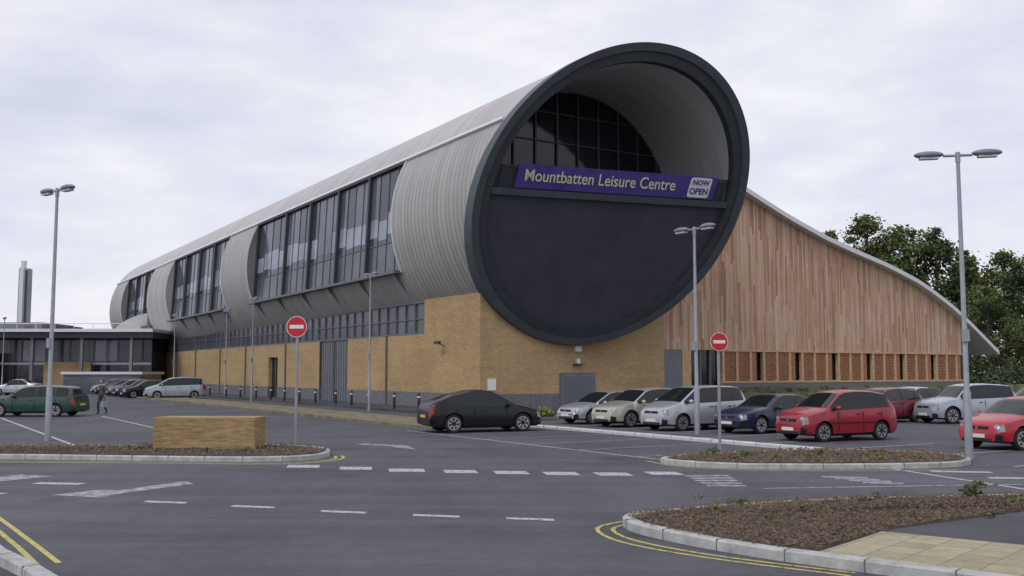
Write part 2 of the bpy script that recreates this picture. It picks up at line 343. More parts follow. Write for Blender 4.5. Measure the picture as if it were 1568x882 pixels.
def soilbed(name,poly,step,h=.12,nchip=1500,chip=.03,amp=.05):
    G=Geo();n=len(poly);cx=sum(p[0] for p in poly)/n;cy=sum(p[1] for p in poly)/n
    P=np.array(poly);rings=14
    vs=[];per=[]
    for i in range(n):
        a=P[i];b_=P[(i+1)%n];k=max(1,int(np.linalg.norm(b_-a)/step))
        for j in range(k): per.append(a+(b_-a)*j/k)
    per=np.array(per);m=len(per);c=np.array([cx,cy])
    for r in range(rings):
        f=1-r/rings
        for p in per:
            q=c+(p-c)*f;z=h-.03+(1-f**6)*.05+ (rng.random()-.5)*amp*(0 if r==0 else 1)
            vs.append((q[0],q[1],z))
    vs.append((cx,cy,h+.03));fs=[]
    for r in range(rings-1):
        for j in range(m): fs.append((r*m+j,r*m+(j+1)%m,(r+1)*m+(j+1)%m,(r+1)*m+j))
    for j in range(m): fs.append(((rings-1)*m+j,(rings-1)*m+(j+1)%m,len(vs)-1))
    G.add(vs,fs,0)
    mn=P.min(0);mx=P.max(0)
    pts=rng.random((nchip*3,2))*(mx-mn)+mn;pts=pts[inpoly(pts[:,0],pts[:,1],poly)][:nchip]
    for x,y in pts:
        s=chip*(.4+rng.random()*1.1);a=rng.random()*6.28;z=h+.01+rng.random()*.03
        ca,sa=math.cos(a),math.sin(a);v=[(s,0,0),(-.3*s,.5*s,.1*s),(-.6*s,-.4*s,0),(0,.1*s,.7*s)]
        G.add([(x+p*ca-q*sa,y+p*sa+q*ca,z+r) for p,q,r in v],[(0,1,3),(1,2,3),(2,0,3)],1)
    return G.obj(name,[M_mulch,M_chip])
M_leafs=mat('low_plant_leaf',(.10,.12,.045),.7,noise=.5,nscale=4)
M_drypl=mat('dry_plant_stem',(.17,.14,.08),.8,noise=.5,nscale=6)
def tuft(name,places,hh,mat_=None,nl=40,wk=.02):
    G=Geo()
    for x,y,z,s in places:
        for _ in range(nl):
            a=rng.random()*6.28;r=rng.random()*.6*s;l=hh*s*(.4+rng.random()*.8);w=wk*s+wk*.4
            bx,by=x+math.cos(a)*r*.5,y+math.sin(a)*r*.5;tx,ty=bx+math.cos(a)*r,by+math.sin(a)*r;px,py=-math.sin(a)*w,math.cos(a)*w
            G.add([(bx-px,by-py,z),(bx+px,by+py,z),((bx+tx)/2+px*1.3,(by+ty)/2+py*1.3,z+l*.6),(tx,ty,z+l),((bx+tx)/2-px*1.3,(by+ty)/2-py*1.3,z+l*.6)],[(0,1,2,4),(4,2,3)])
    return G.obj(name,[mat_ or M_leafs])
def leafy(name,places,mat_,n=60,leaf=.03):
    G=Geo()
    for x,y,z,r in places:
        for _ in range(n):
            d=rng.normal(size=3);d/=np.linalg.norm(d);d[2]=abs(d[2])*.9;q=np.array([x,y,z])+d*r*(.3+.7*rng.random())
            a=rng.normal(size=3);a/=np.linalg.norm(a);b2=np.cross(a,rng.normal(size=3));b2/=np.linalg.norm(b2);s=leaf*(.5+rng.random())
            G.add([tuple(q-a*s),tuple(q+b2*s*.6),tuple(q+a*s),tuple(q-b2*s*.6)],[(0,1,2,3)])
    return G.obj(name,[mat_])
Li=smoothpath([(-19,27.2),(-19,24.7),(-12.4,24.45),(-9.5,24.1),(-6.2,23.6),(-4.9,24.0),(-4.55,25.1),(-5.0,26.9),(-7.0,28.1),(-10.8,27.3)],2,True)
kerb('kerb',Li,True);soilbed('planting_bed',Li,.25,.12,1800,.05)
Ri_=smoothpath([(3.3,23.6),(3.98,22.35),(5.84,21.75),(9.6,22.1),(10.7,23.3),(10.9,25.0),(8.04,26.3),(4.9,24.9)],2,True)
kerb('kerb',Ri_,True);soilbed('planting_bed',Ri_,.25,.12,1800,.05)
bed_front=smoothpath([(1.91,14.42),(1.58,14.05),(1.62,13.45),(1.85,12.95),(2.45,12.03),(3.30,11.12),(4.9,9.8),(7,8.2)],2)
bed_back=smoothpath([(14,16.9),(8.35,16.5),(7.23,16.3),(4.11,15.7),(1.91,14.42)],2)
kerb('kerb',bed_front,False,w=.16,h=.13);kerb('kerb',bed_back[:-1],False,w=.14,h=.12)
fr_pts=[p for p in bed_front if p[1]>11.25]
bedpoly=bed_back[:-1]+fr_pts+[(3.45,11.35),(4.2,12.2),(4.99,12.97),(7.35,14.51),(14,16.0)]
soilbed('planting_bed',bedpoly,.12,.12,11000,.026,.05)
G=Geo();G.prism([(4.99,12.95),(4.64,12.68),(5.9,11.69),(14,5),(14,15.95),(7.36,14.48)],-.01,.115);G.obj('footpath',[M_asph2])
G=Geo();G.prism([(3.36,11.2),(5.0,9.9),(7.2,8.1),(14,4),(14,4.98),(5.88,11.68),(4.62,12.66),(4.2,12.15)],-.01,.119);G.obj('paving',[M_pave])
kerb('kerb',[(-7.2,13.3),(-5.75,11.35),(-5.06,10.58),(-4.2,9.5)],False,w=.16)
leafy('low_plants',[(2.6+rng.random()*7.5,13.2+rng.random()*2.8,.13,.07+rng.random()*.10) for _ in range(20)],M_leafs,40,.028)
tuft('dry_grass_stems',[(2.4+rng.random()*8,12.8+rng.random()*3.2,.13,.12+rng.random()*.22) for _ in range(36)],.3,M_drypl,7,.01)
leafy('shrub',[(7.25,15.95,.18,.18),(7.35,15.9,.30,.12)],M_leafs,110,.032)
leafy('low_plants',[(-17+rng.random()*11,24.6+rng.random()*2,.13,.16) for _ in range(12)]+[(4.3+rng.random()*6,22.6+rng.random()*2,.13,.16) for _ in range(16)],M_leafs,30,.04)
M_yleaf=mat('yellow_leaf',(.24,.24,.06),.7,noise=.4,nscale=5)
leafy('shrub',[(1.35,44.4,.25,.4),(1.6,44.6,.15,.35)],M_yleaf,160,.07)
k0=[loc2(A0,0,1.5),loc2(A0,0,-13.4)];kerb('kerb',[k0[0],loc2(A0,0,-4),loc2(A0,0,-9),k0[1]],False,w=.3,h=.1,mat_=mat('white_kerb',(.55,.55,.55),.8,noise=.2,nscale=3))
G=Geo()
for path in (c1,Li,Ri_,bed_back):
    for _ in range(260):
        i=rng.integers(0,len(path)-1);f=rng.random();x=path[i][0]*(1-f)+path[i+1][0]*f+rng.normal()*.22;y=path[i][1]*(1-f)+path[i+1][1]*f+rng.normal()*.22;s=.008+rng.random()*.016;a=rng.random()*6
        G.add([(x+s*math.cos(a+k*2.1),y+s*math.sin(a+k*2.1),.006+.004*(k==1)) for k in range(3)],[(0,1,2)])
G.obj('leaf_litter',[M_chip])

# ------------------------------------------------------------------ leisure centre
B=empty('leisure_centre',C0,R_(31.7))
t0,h0,R,phi,psi=5.67,11.04,7.33,.497,-.223
def zz(s): return -.007*max(s,0)
def cutS(t,z,off=0): return -.6-phi*(z-(h0-R))+psi*(t-t0)+off
def P(a,s,r=R):
    a=R_(a);return (t0-r*math.cos(a),s,h0+zz(s)+r*math.sin(a))
def F(a,r=R,off=0):
    a=R_(a);t=t0-r*math.cos(a);z=h0+r*math.sin(a);return (t,cutS(t,z,off),z)
ALO,AHI=-24.4,30.
def arc(a0,a1,st=2.5): n=max(2,int(abs(a1-a0)/st)+1);return list(np.linspace(a0,a1,n))
def shell(name,a0,a1,ss,m,front=False,r=R):
    an=arc(a0,a1);G=Geo();cols=[]
    for a in an:
        c=([F(a,r,.0)] if front else [])+[P(a,s,r) for s in ss];cols.append(c)
    k=len(cols[0]);vs=[v for c in cols for v in c]
    fs=[(i*k+j,i*k+j+1,(i+1)*k+j+1,(i+1)*k+j) for i in range(len(an)-1) for j in range(k-1)]
    G.add(vs,fs);return G.obj(name,[m],B,smooth=True)
SS=[2,7.5,20,36,43.5,65,74,90,98]
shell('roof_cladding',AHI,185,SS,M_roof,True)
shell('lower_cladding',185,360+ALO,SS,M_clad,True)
for i,(a,b_) in enumerate([(None,7.5),(36,43.5),(65,74),(90,98)]):
    shell('wall_cladding_%d'%i,ALO,AHI,[a if a is not None else 2,b_],M_clad,a is None)
G=Geo();an=arc(0,357.5);G.add([P(a,98) for a in an],[list(range(len(an)))]);
for s in (7.5,36,43.5,65,74,90):
    an=arc(ALO,AHI);G.add([P(a,s) for a in an],[list(range(len(an)))])
G.obj('cladding_ends',[M_clad],B)
G=Geo()
for s in (7.5,36,43.5,65,74,90):
    an=arc(ALO,AHI)
    for i in range(len(an)-1): G.obox(P(an[i],s,R+.01),P(an[i+1],s,R+.01),.12,.08,(0,1,0))
G.obj('cladding_edge_flashing',[M_trim],B)
def ringsurf(name,f0,f1,m,a0=0,a1=360):
    an=arc(a0,a1,2.5);G=Geo();n=len(an);G.add([f0(a) for a in an]+[f1(a) for a in an],[(i,i+1,n+i+1,n+i) for i in range(n-1)]);return G.obj(name,[m],B,smooth=True)
RI=R-.72
ringsurf('rim_collar',lambda a:F(a,R+.10,-.02),lambda a:F(a,R+.10,.75),M_slate)
ringsurf('rim_collar_back',lambda a:F(a,R+.10,.75),lambda a:F(a,R-.02,.78),M_slate)
ringsurf('rim_face_outer',lambda a:F(a,R+.10,-.02),lambda a:F(a,R-.28,-.02),M_slate)
ringsurf('rim_step',lambda a:F(a,R-.28,-.02),lambda a:F(a,R-.28,.12),M_slate)
ringsurf('rim_face_inner',lambda a:F(a,R-.28,.12),lambda a:F(a,RI,.12),M_face)
ringsurf('rim_lip',lambda a:F(a,RI,.12),lambda a:F(a,RI,.5),M_face)
GS=-.9
ringsurf('canopy_soffit',lambda a:F(a,RI,.5),lambda a:(t0-RI*math.cos(R_(a)),GS,h0+RI*math.sin(R_(a))),M_soff,0,180)
an=arc(180,360,2.5);G=Geo();G.add([F(a,RI,.45) for a in an],[list(range(len(an)))]);G.obj('end_panel',[M_panel],B)
zf=h0+.1
G=Geo();G.add([(t0-RI,cutS(t0-RI,zf,.5),zf),(t0+RI,cutS(t0+RI,zf,.5),zf),(t0+RI,GS,zf),(t0-RI,GS,zf)],[(0,1,2,3)])
G.obj('balcony_floor',[M_face],B)
def cq(G,ta,tb,za,zb,off,m=0,th=.08):
    f=[(t,cutS(t,z,off),z) for t,z in((ta,za),(tb,za),(tb,zb),(ta,zb))];bk=[(x,y+th,z) for x,y,z in f]
    G.add(f+bk,[(0,1,2,3),(7,6,5,4),(0,4,5,1),(1,5,6,2),(2,6,7,3),(3,7,4,0)],m)
G=Geo();cq(G,t0-RI+.02,t0+RI-.02,h0+.0,h0+.32,.1,2,.4);cq(G,-.75,12.1,h0+.32,12.4,.38,1,.05)
for t in np.linspace(-.6,11.9,9): cq(G,t,t+.07,h0+.3,12.5,.3,0,.08)
cq(G,-.8,12.1,12.42,12.5,.3,0,.1)
G.obj('balcony_balustrade',[M_face,M_dark,M_slate],B)
M_ban=mat('banner_purple',(.07,.05,.26),.6,noise=.2,nscale=1.5);M_txt=mat('banner_lettering',(.74,.70,.46),.6)
G=Geo();cq(G,.2,11.3,11.42,12.55,.16,0,.05);G.obj('banner',[M_ban],B)
u=Vector((1,psi,0)).normalized();nrm=Vector((psi,-1,-phi)).normalized();v=nrm.cross(u).normalized()
def text(s,tc_,zc,w,name,m,off,bold=.0,hscale=1):
    cu=bpy.data.curves.new(name,'FONT');cu.body=s;cu.align_x='CENTER';cu.align_y='CENTER';cu.size=1;cu.extrude=.01;cu.offset=bold
    o=bpy.data.objects.new(name,cu);cu.materials.append(m);link(o,B);bpy.context.view_layer.update()
    k=w/o.dimensions.x;p=Vector((tc_,cutS(tc_,zc,off),zc))
    Mx=Matrix((u,v,nrm)).transposed().to_4x4();o.matrix_local=Matrix.Translation(p)@Mx@Matrix.Diagonal((k,k*hscale,1,1)).copy();return o
text('Mountbatten Leisure Centre',4.75,12.0,8.5,'banner_text',M_txt,.13,.004,1.18)
G=Geo()
pts=[]
for cx,cz,q in((10.85,12.35,0),(9.85,12.35,1),(9.85,11.62,2),(10.85,11.62,3)):
    for k in range(5):
        a=math.pi/2*(q+k/4);pts.append((cx+.13*math.cos(a),cz+.13*math.sin(a)))
G.add([(t,cutS(t,z,.135),z) for t,z in pts],[list(range(len(pts)))[::-1]]);G.obj('banner_badge',[M_wht],B)
text('NOW',10.35,12.22,1.0,'badge_text_now',M_ban,.12,.02);text('OPEN',10.35,11.78,1.1,'badge_text_open',M_ban,.12,.02,1.1)
an=arc(0,180,3);G=Geo();G.add([(t0-(RI-.01)*math.cos(R_(a)),GS+.02,h0+(RI-.01)*math.sin(R_(a))) for a in an],[list(range(len(an)))],0)
for t in np.arange(t0-5.6,t0+6,1.4):
    zt=h0+math.sqrt(max(0,(RI-.05)**2-(t-t0)**2));G.box(t-.05,t+.05,GS-.1,GS+.015,zf,zt,1)
for z in (12.9,14.6,16.2):
    w=math.sqrt((RI-.05)**2-(z-h0)**2);G.box(t0-w,t0+w,GS-.07,GS+.012,z,z+.07,1)
for i in range(len(an)-1):
    p=P(an[i],0,RI-.05);q=P(an[i+1],0,RI-.05);G.obox((p[0],GS-.06,p[2]),(q[0],GS-.06,q[2]),.12,.1,m=2)
G.obj('balcony_glazing',[M_glassK,M_dark,M_grey],B)
G=Geo()
for i in range(24):
    sA=-3.6+ (98+3.6)*i/24;sB=-3.6+(98+3.6)*(i+1)/24;G.obox(P(AHI,sA,R+.05),P(AHI,sB,R+.05),.2,.2,(-.86,0,.5))
G.obj('eaves_trim',[M_trim],B)
wins=[(7.5,36,[7.5,12.8,18,23.4,28.7,36]),(43.5,65,[43.5,49,54.3,59.7,65]),(74,90,[74,79.3,84.7,90])]
GL=Geo();FR=Geo();BR=Geo()
def W(s,f,ins=0):
    a=Vector(P(ALO,s));b_=Vector(P(AHI,s));p=a.lerp(b_,f);p.x+=ins;return tuple(p)
for wa,wb,ms in wins:
    for i in range(len(ms)-1):
        sa,sb=ms[i],ms[i+1];nc=4;ds=(sb-sa)/nc
        fb0=.30
        for c in range(nc):
            x0,x1=sa+c*ds,sa+(c+1)*ds
            bl=.34+rng.random()*.05; bt=.52+rng.random()*.08
            rows=[(0,fb0,2),(fb0,bl,0),(bl,bt,1 if rng.random()<.8 else 3),(bt,1,0 if rng.random()<.5 else 3)]
            for fa,fb,kind in rows:
                GL.add([W(x0,fa,.12),W(x1,fa,.12),W(x1,fb,.12),W(x0,fb,.12)],[(0,3,2,1)],kind)
            if c: FR.obox(W(sa+c*ds,0,.10),W(sa+c*ds,1,.10),.04,.05,(1,0,0),1)
        FR.obox(W(sa,.30,.10),W(sb,.30,.10),.06,.05,(0,0,1),1)
    for s in ms[1:-1]: FR.obox(W(s,0,.0),W(s,1,.0),.24,.26,(1,0,0),0)
    for s in (wa+.1,wb-.1): FR.obox(W(s,0,.0),W(s,1,.0),.2,.16,(1,0,0),0)
    FR.obox(W(wa,.0,-.15),W(wb,.0,-.15),.7,.16,(0,0,1),1);FR.obox(W(wa,.99,.0),W(wb,.99,.0),.2,.2,(0,0,1),0)
    for s in np.arange(wa+.6,wb,5.3):
        p=Vector(P(ALO,s,R-.1));q=Vector(P(ALO-17,s,R-.05));e=Vector((p.x-.42,s,p.z-.08))
        vs=[(a.x,a.y+d_,a.z) for d_ in(-.06,.06) for a in(p,e,q)];BR.add(vs,[(0,1,2),(5,4,3),(0,3,4,1),(1,4,5,2),(2,5,3,0)])
GL.obj('strip_windows',[M_glass,M_glass2,M_glassB,M_glass3],B);FR.obj('window_frames',[M_dark,M_lgrey],B);BR.obj('ledge_brackets',[M_grey],B)
G=Geo()
G.box(0,12.5,0,.4,.95,6.3);G.box(0,.4,.4,6.5,.95,6.3)
for a,b_ in ((6.5,18.1),(23.2,32.5),(34.8,76)): G.box(0,.4,a,b_,.95,4.3)
G.box(.0,.4,32.5,34.8,3.3,4.3)
G.obj('brick_walls',[M_brick],B)
G=Geo();G.box(-.03,12.5,-.03,.37,0,.947)
for a,b_ in ((.37,18.1),(23.2,32.5),(34.8,76)): G.box(-.03,.37,a,b_,0,.947)
G.obj('plinth',[M_plinth],B)
G=Geo();G.box(.04,12.45,.04,.42,6.303,6.36,0);G.box(.3,6,6.5,76,4.2,4.28,0)
G.box(.2,.3,6.5,76,4.303,6.32,1)
for s in np.arange(6.6,76,1.33): G.box(.10,.2,s,s+.07,4.303,6.3,2)
G.box(.06,.2,6.5,76,4.303,4.42,2);G.box(.06,.2,6.5,76,6.15,6.32,2);G.box(.12,.2,6.5,76,5.2,5.26,2)
G.obj('clerestory_band',[M_grey,M_glassB,M_lgrey],B)
G=Geo();G.box(.15,.25,18.1,23.2,0,4.29,0)
for s in np.arange(18.2,23.2,.42): G.box(.12,.15,s,s+.06,.05,4.25,1)
G.box(.02,.15,20.6,20.72,0,4.28,1);G.box(.3,.4,32.5,34.8,0,3.3,2);G.box(.2,.3,33.6,33.7,0,3.3,1)
G.box(.0,.3,18.0,18.1,0,4.31,1);G.box(.0,.3,23.2,23.3,0,4.31,1)
for s in (11.6,30.5,41,49,58,66): G.tube([(-.08,s,.1),(-.08,s,4.35)],[.055]*2,8,1)
G.box(5.1,7.3,-.1,-.035,.12,2.0,0);G.box(5.02,7.38,-.08,-.035,.12,2.08,1);G.box(6.17,6.23,-.12,-.1,.12,1.98,1)
for z in np.arange(.3,1.9,.09): G.box(5.2,6.1,-.115,-.1,z,z+.035,1);G.box(6.3,7.2,-.115,-.1,z,z+.035,1)
G.obj('service_doors',[M_grey,M_lgrey,M_glassK],B)
G=Geo();G.box(6.0,6.4,-.18,-.003,3.25,3.55,0);G.box(5.9,6.5,-.35,-.003,2.5,2.56,1);G.box(6.1,6.25,-.25,-.003,2.6,2.85,0)
G.box(.45,.95,-.05,-.003,1.15,1.75,0)
G.obox((-.002,4.0,3.55),(-.5,4.0,3.75),.05,.05,m=1);G.obox((-.45,3.7,3.75),(-.45,4.3,3.75),.14,.16,m=1)
G.obj('wall_fittings',[M_wht,M_dark],B)
G=Geo();G.box(3,3.3,76,98,0,6,0)
for s in np.arange(77,98,4): G.box(.4,.7,s,s+.3,0,5.2,1)
G.obj('undercroft_glazing',[M_glass,M_dark],B)
prof=[(12.5,15.9),(15,15.1),(17.3,14.2),(19.6,13.3),(22.7,12.12),(26.2,11.0),(29,10.3),(32.3,9.55),(35.9,8.5),(39.5,6.9),(41.8,5.55),(44.9,3.6)]
tx=np.linspace(12.5,44.9,60);tz=np.interp(tx,[p[0] for p in prof],[p[1] for p in prof])
ker=np.array([1,2,3,2,1])/9;tzs=np.convolve(np.pad(tz,2,mode='edge'),ker,'valid');tzs[:2]=tz[:2];tzs[-2:]=tz[-2:];tz=tzs
mwall=tx<=41.3;wx=tx[mwall];wz=tz[mwall]
G=Geo();k=len(wx)
G.add([(x,0,3.45) for x in wx]+[(x,0,z-.15) for x,z in zip(wx,wz)],[(i,i+1,k+i+1,k+i) for i in range(k-1)])
G.add([(wx[-1],0,3.45),(wx[-1],55,3.45),(wx[-1],55,wz[-1]-.15),(wx[-1],0,wz[-1]-.15)],[(0,1,2,3)])
G.obj('cedar_wall',[M_cedar],B)
G=Geo();vs=[];K=len(tx)
for s,dz in ((-.55,0),(-.55,-.30),(55.5,0),(55.5,-.30)): vs+=[(x,s,z+.12+dz) for x,z in zip(tx,tz)]
fs=[];
for i in range(K-1): fs+=[(i,K+i,K+i+1,i+1),(i,i+1,2*K+i+1,2*K+i),(K+i,3*K+i,3*K+i+1,K+i+1),(2*K+i,2*K+i+1,3*K+i+1,3*K+i)]
fs.append((K-1,2*K-1,4*K-1,3*K-1));G.add(vs,fs,0);G.obj('curved_roof',[M_trim],B)
G=Geo();G.box(17.0,41.3,.25,.3,1.55,3.46,2);G.box(17.,41.35,-.04,.3,1.45,1.58,1);G.box(16.9,41.35,-.02,.35,0,1.45,3);G.box(17,41.3,-.05,.2,3.38,3.5,1)
x=17.1;i=0
while x<41:
    G.box(x,x+.2,-.03,.2,1.58,3.38,1)
    w=1.12
    if i%3!=2:
        for z in np.arange(1.62,3.36,.11): G.box(x+.24,x+w-.02,.02,.08,z,z+.085,0)
    else:
        G.box(x+.24,x+.62,.02,.1,1.6,3.36,0)
    x+=w+.04;i+=1
G.obj('slatted_window_band',[M_cedar2,M_cedar3,M_glassK,M_plinth],B)
G=Geo();G.box(12.503,13.9,.02,.3,0,3.45,0);G.box(13.9,14.6,.0,.3,.3,3.45,1);G.box(14.6,17.0,.25,.3,0,3.45,2)
for x in (14.6,15.4,16.2,16.92): G.box(x,x+.08,.1,.25,0,3.45,0)
G.obj('hall_entrance',[M_grey,M_cedar3,M_glassK],B)
G=Geo();nx,ny=40,8;vs=[]
for j in range(ny+1):
    for i in range(nx+1):
        f=j/ny;t=13.2+i*(50-13.2)/nx;s=-9+f*8.9;v_=C0+E*t+Dv*s
        vs.append((v_.x,v_.y,-.005+1.15*(f**1.2)*min(1,(i)/5)+rng.random()*.06*(f>0)))
G.add(vs,[(j*(nx+1)+i,j*(nx+1)+i+1,(j+1)*(nx+1)+i+1,(j+1)*(nx+1)+i) for j in range(ny) for i in range(nx)]);G.obj('grass_bank',[M_grass],smooth=True)
pl=[]
for _ in range(260):
    f=rng.random();t=15.5+rng.random()*33;s=-9+f*8.3;v_=C0+E*t+Dv*s;pl.append((v_.x,v_.y,1.0*f**1.2,.15+rng.random()*.2))
leafy('bank_shrubs',pl,M_leafs,34,.08)

# ------------------------------------------------------------------ left background building
Lb=empty('low_entrance_building',(0,0,0))
G=Geo();G.box(-95,-37.5,104,122,5.7,6.3,0);G.box(-95,-37.4,103.6,122,6.3,6.62,1)
G.box(-95,-39,108,120,0,5.7,2);G.box(-95,-60,102,108,0,1.2,5)
for x in np.arange(-92,-38,5.2): G.box(x,x+.28,104.3,104.6,0,5.7,5)
for x in np.arange(-92,-39.2,1.3): G.box(x,x+.08,107.9,107.995,0,5.7,5)
for i,x in enumerate(np.arange(-92,-41,2.6)):
    G.box(x+.1,x+2.5,107.93,107.98,3.3,5.5,4 if i%3 else 6);G.box(x+.1,x+2.5,107.93,107.98,.2,2.8,4 if i%4==1 else 2)
G.box(-95,-39,107.85,107.99,2.9,3.15,1);G.box(-62,-55,106,107,0,4.2,3);G.box(-50,-45,106.6,107,0,3.2,3)
G.box(-44,-36.5,98,104,0,1.9,4);G.box(-44.2,-36.2,97.8,104,1.9,2.15,1)
G.box(-95,-52,110,118,6.62,7.6,5);G.box(-53,-50,112,116,6.62,7.3,0)
for x in np.arange(-90,-45,9): G.box(x,x+2,106,108,6.62,7.1,5)
G.tube([(-80,104.5,7.2),(-40,104.5,7.2)],[.04]*2,6,1)
for x in np.arange(-80,-39.9,2): G.tube([(x,104.5,6.62),(x,104.5,7.2)],[.03]*2,5,1)
G.obj('walls_and_roof',[M_dark,M_trim,M_glass,M_brick,M_glass3,M_grey,M_glass2],Lb)
G=Geo();n=24
vs=[]
for k in range(n+1):
    a=math.pi*k/n;vs+=[(-42-6*math.cos(a),118,5+4.2*math.sin(a)),(-42-6*math.cos(a),150,5+4.2*math.sin(a))]
G.add(vs,[(2*k,2*k+1,2*k+3,2*k+2) for k in range(n)]+[tuple(range(0,2*n+2,2))]);G.obj('rear_vault',[M_roof],Lb)
Ch=Geo();Ch.box(-74.7,-73.3,150,151.4,0,17.8,0);Ch.box(-74.55,-73.95,149.95,150,2,18,1);Ch.tube([(-74.3,150.7,17.8),(-74.3,150.7,19)],[.4,.4],12,1);Ch.box(-73.7,-73.3,149.93,150,1,17.5,2)
Ch.obj('boiler_chimney',[mat('chimney_concrete',(.3,.31,.34),.8,noise=.2,nscale=.4),M_trim,M_dark])

# ------------------------------------------------------------------ street furniture
def lamp(x,y,h,yaw,arm=.34,thin=1):
    o=empty('street_lamp',(x,y,0),yaw);G=Geo()
    G.tube([(0,0,0),(0,0,1.6),(0,0,1.68),(0,0,h-.1)],[.1*thin,.095*thin,.068*thin,.045*thin],12,0);G.obj('post',[M_lamp],o,smooth=True,sharp=30)
    G=Geo();G.tube([(-arm,0,h-.02),(arm,0,h-.02)],[.035]*2,8,0);G.tube([(0,0,h-.2),(0,0,h+.06)],[.06]*2,10,0);G.obj('bracket',[M_lamp],o)
    for s_ in(-1,1):
        G=Geo();G.ell((s_*(arm+.34),0,h+.02),(.36,.15,.095),0,16,8);G.box(s_*(arm+.34)-.22,s_*(arm+.34)+.22,-.09,.09,h-.095,h-.05,1);G.obj('lamp_head',[M_head,M_lens],o,smooth=True,sharp=40)
    G=Geo();G.box(-.09,.09,-.12,-.06,2.85,3.15);G.obj('control_box',[M_lamp],o);return o
lamp(-14.28,30.89,7.8,R_(-36),.25);lamp(6.3,34.12,7.05,R_(-56),.3);lamp(11.1,24.42,7.5,R_(-12))
for x_,y_,h_ in ((-7.7,53.94,7.4),(-18.71,71.88,7.4),(-31.29,92.39,7.4),(-24.4,85.1,7.4),(-50,98,7.4)): lamp(x_,y_,h_,R_(-58),.2,.8)
def noentry(x,y,zc,rad,yaw):
    o=empty('no_entry_sign',(x,y,0),yaw);G=Geo();G.tube([(0,0,0),(0,0,zc+rad*.8)],[.038]*2,10);G.obj('pole',[M_lamp],o,smooth=True,sharp=30)
    G=Geo();n=40;G.tube([(0,-.05,zc),(0,-.065,zc)],[rad]*2,n,0);G.obj('sign_back',[M_lgrey],o)
    def disc(nm,r,y_,m): 
        g_=Geo();g_.add([(r*math.cos(2*math.pi*k/n),y_,zc+r*math.sin(2*math.pi*k/n)) for k in range(n)],[list(range(n))]);g_.obj(nm,[m],o)
    disc('sign_border',rad*.995,-.067,M_wht);disc('sign_face',rad*.94,-.069,M_red)
    g_=Geo();g_.box(-rad*.68,rad*.68,-.073,-.07,zc-rad*.17,zc+rad*.17);g_.obj('sign_bar',[M_wht],o);return o
noentry(-5.83,27.05,3.33,.29,R_(-8));noentry(5.17,24.98,2.86,.235,R_(10))
o=empty('brick_plinth_block',(-7.95,26.45,0),R_(-2));G=Geo();G.box(-1.32,1.32,-.5,.5,.0,.86,0);G.box(-1.325,1.325,-.505,.505,.86,.93,1)
G.obj('brickwork',[brickmat('sandy_brick',(.44,.30,.15),(.32,.215,.10),(.32,.25,.16),.9),brickmat('brick_coping',(.44,.31,.17),(.38,.26,.14),(.32,.25,.16),.7)],o)
for s in (1.5,4.5,8,10.5,13,16.5,19.5,22.5,25.5,29,33,37,42):
    x,y=loc2(C0,-2.8,s);G=Geo();G.tube([(0,0,.1),(0,0,.95),(0,0,1.02)],[.075,.075,.05],12,0);G.tube([(0,0,.78),(0,0,.86)],[.079]*2,12,1);ob=G.obj('bollard',[M_blk,M_wht],smooth=True,sharp=30);ob.location=(x,y,0)

# ------------------------------------------------------------------ cars
STY={
'hatch':dict(top=[(0,.37),(.012,.47),(.05,.535),(.15,.60),(.235,.645),(.40,.93),(.47,.98),(.6,1),(.75,.985),(.88,.935),(.955,.72),(.985,.62),(1,.40)],cowl=.235,rf=.41,rr=.885,re=.955,sideend=.90,B=.60,C=.83),
'mpv':dict(top=[(0,.37),(.012,.47),(.05,.53),(.12,.59),(.18,.635),(.38,.94),(.48,.985),(.65,1),(.85,.985),(.925,.95),(.972,.68),(.99,.60),(1,.40)],cowl=.18,rf=.39,rr=.925,re=.972,sideend=.93,B=.57,C=.80),
'estate':dict(top=[(0,.37),(.012,.46),(.05,.54),(.16,.61),(.26,.65),(.40,.93),(.48,.985),(.65,1),(.85,.975),(.91,.95),(.968,.70),(.985,.62),(1,.40)],cowl=.26,rf=.41,rr=.91,re=.968,sideend=.93,B=.57,C=.78),
'sedan':dict(top=[(0,.38),(.012,.48),(.05,.54),(.16,.62),(.29,.67),(.44,.95),(.52,1),(.66,.985),(.83,.76),(.90,.735),(.97,.72),(.99,.62),(1,.42)],cowl=.29,rf=.45,rr=.68,re=.83,sideend=.80,B=.60,C=.745),
'coupe':dict(top=[(0,.36),(.012,.44),(.05,.52),(.16,.60),(.24,.645),(.43,.95),(.52,1),(.64,.99),(.80,.90),(.93,.76),(.985,.66),(1,.42)],cowl=.24,rf=.44,rr=.70,re=.92,sideend=.84,B=.60,C=.79),
}
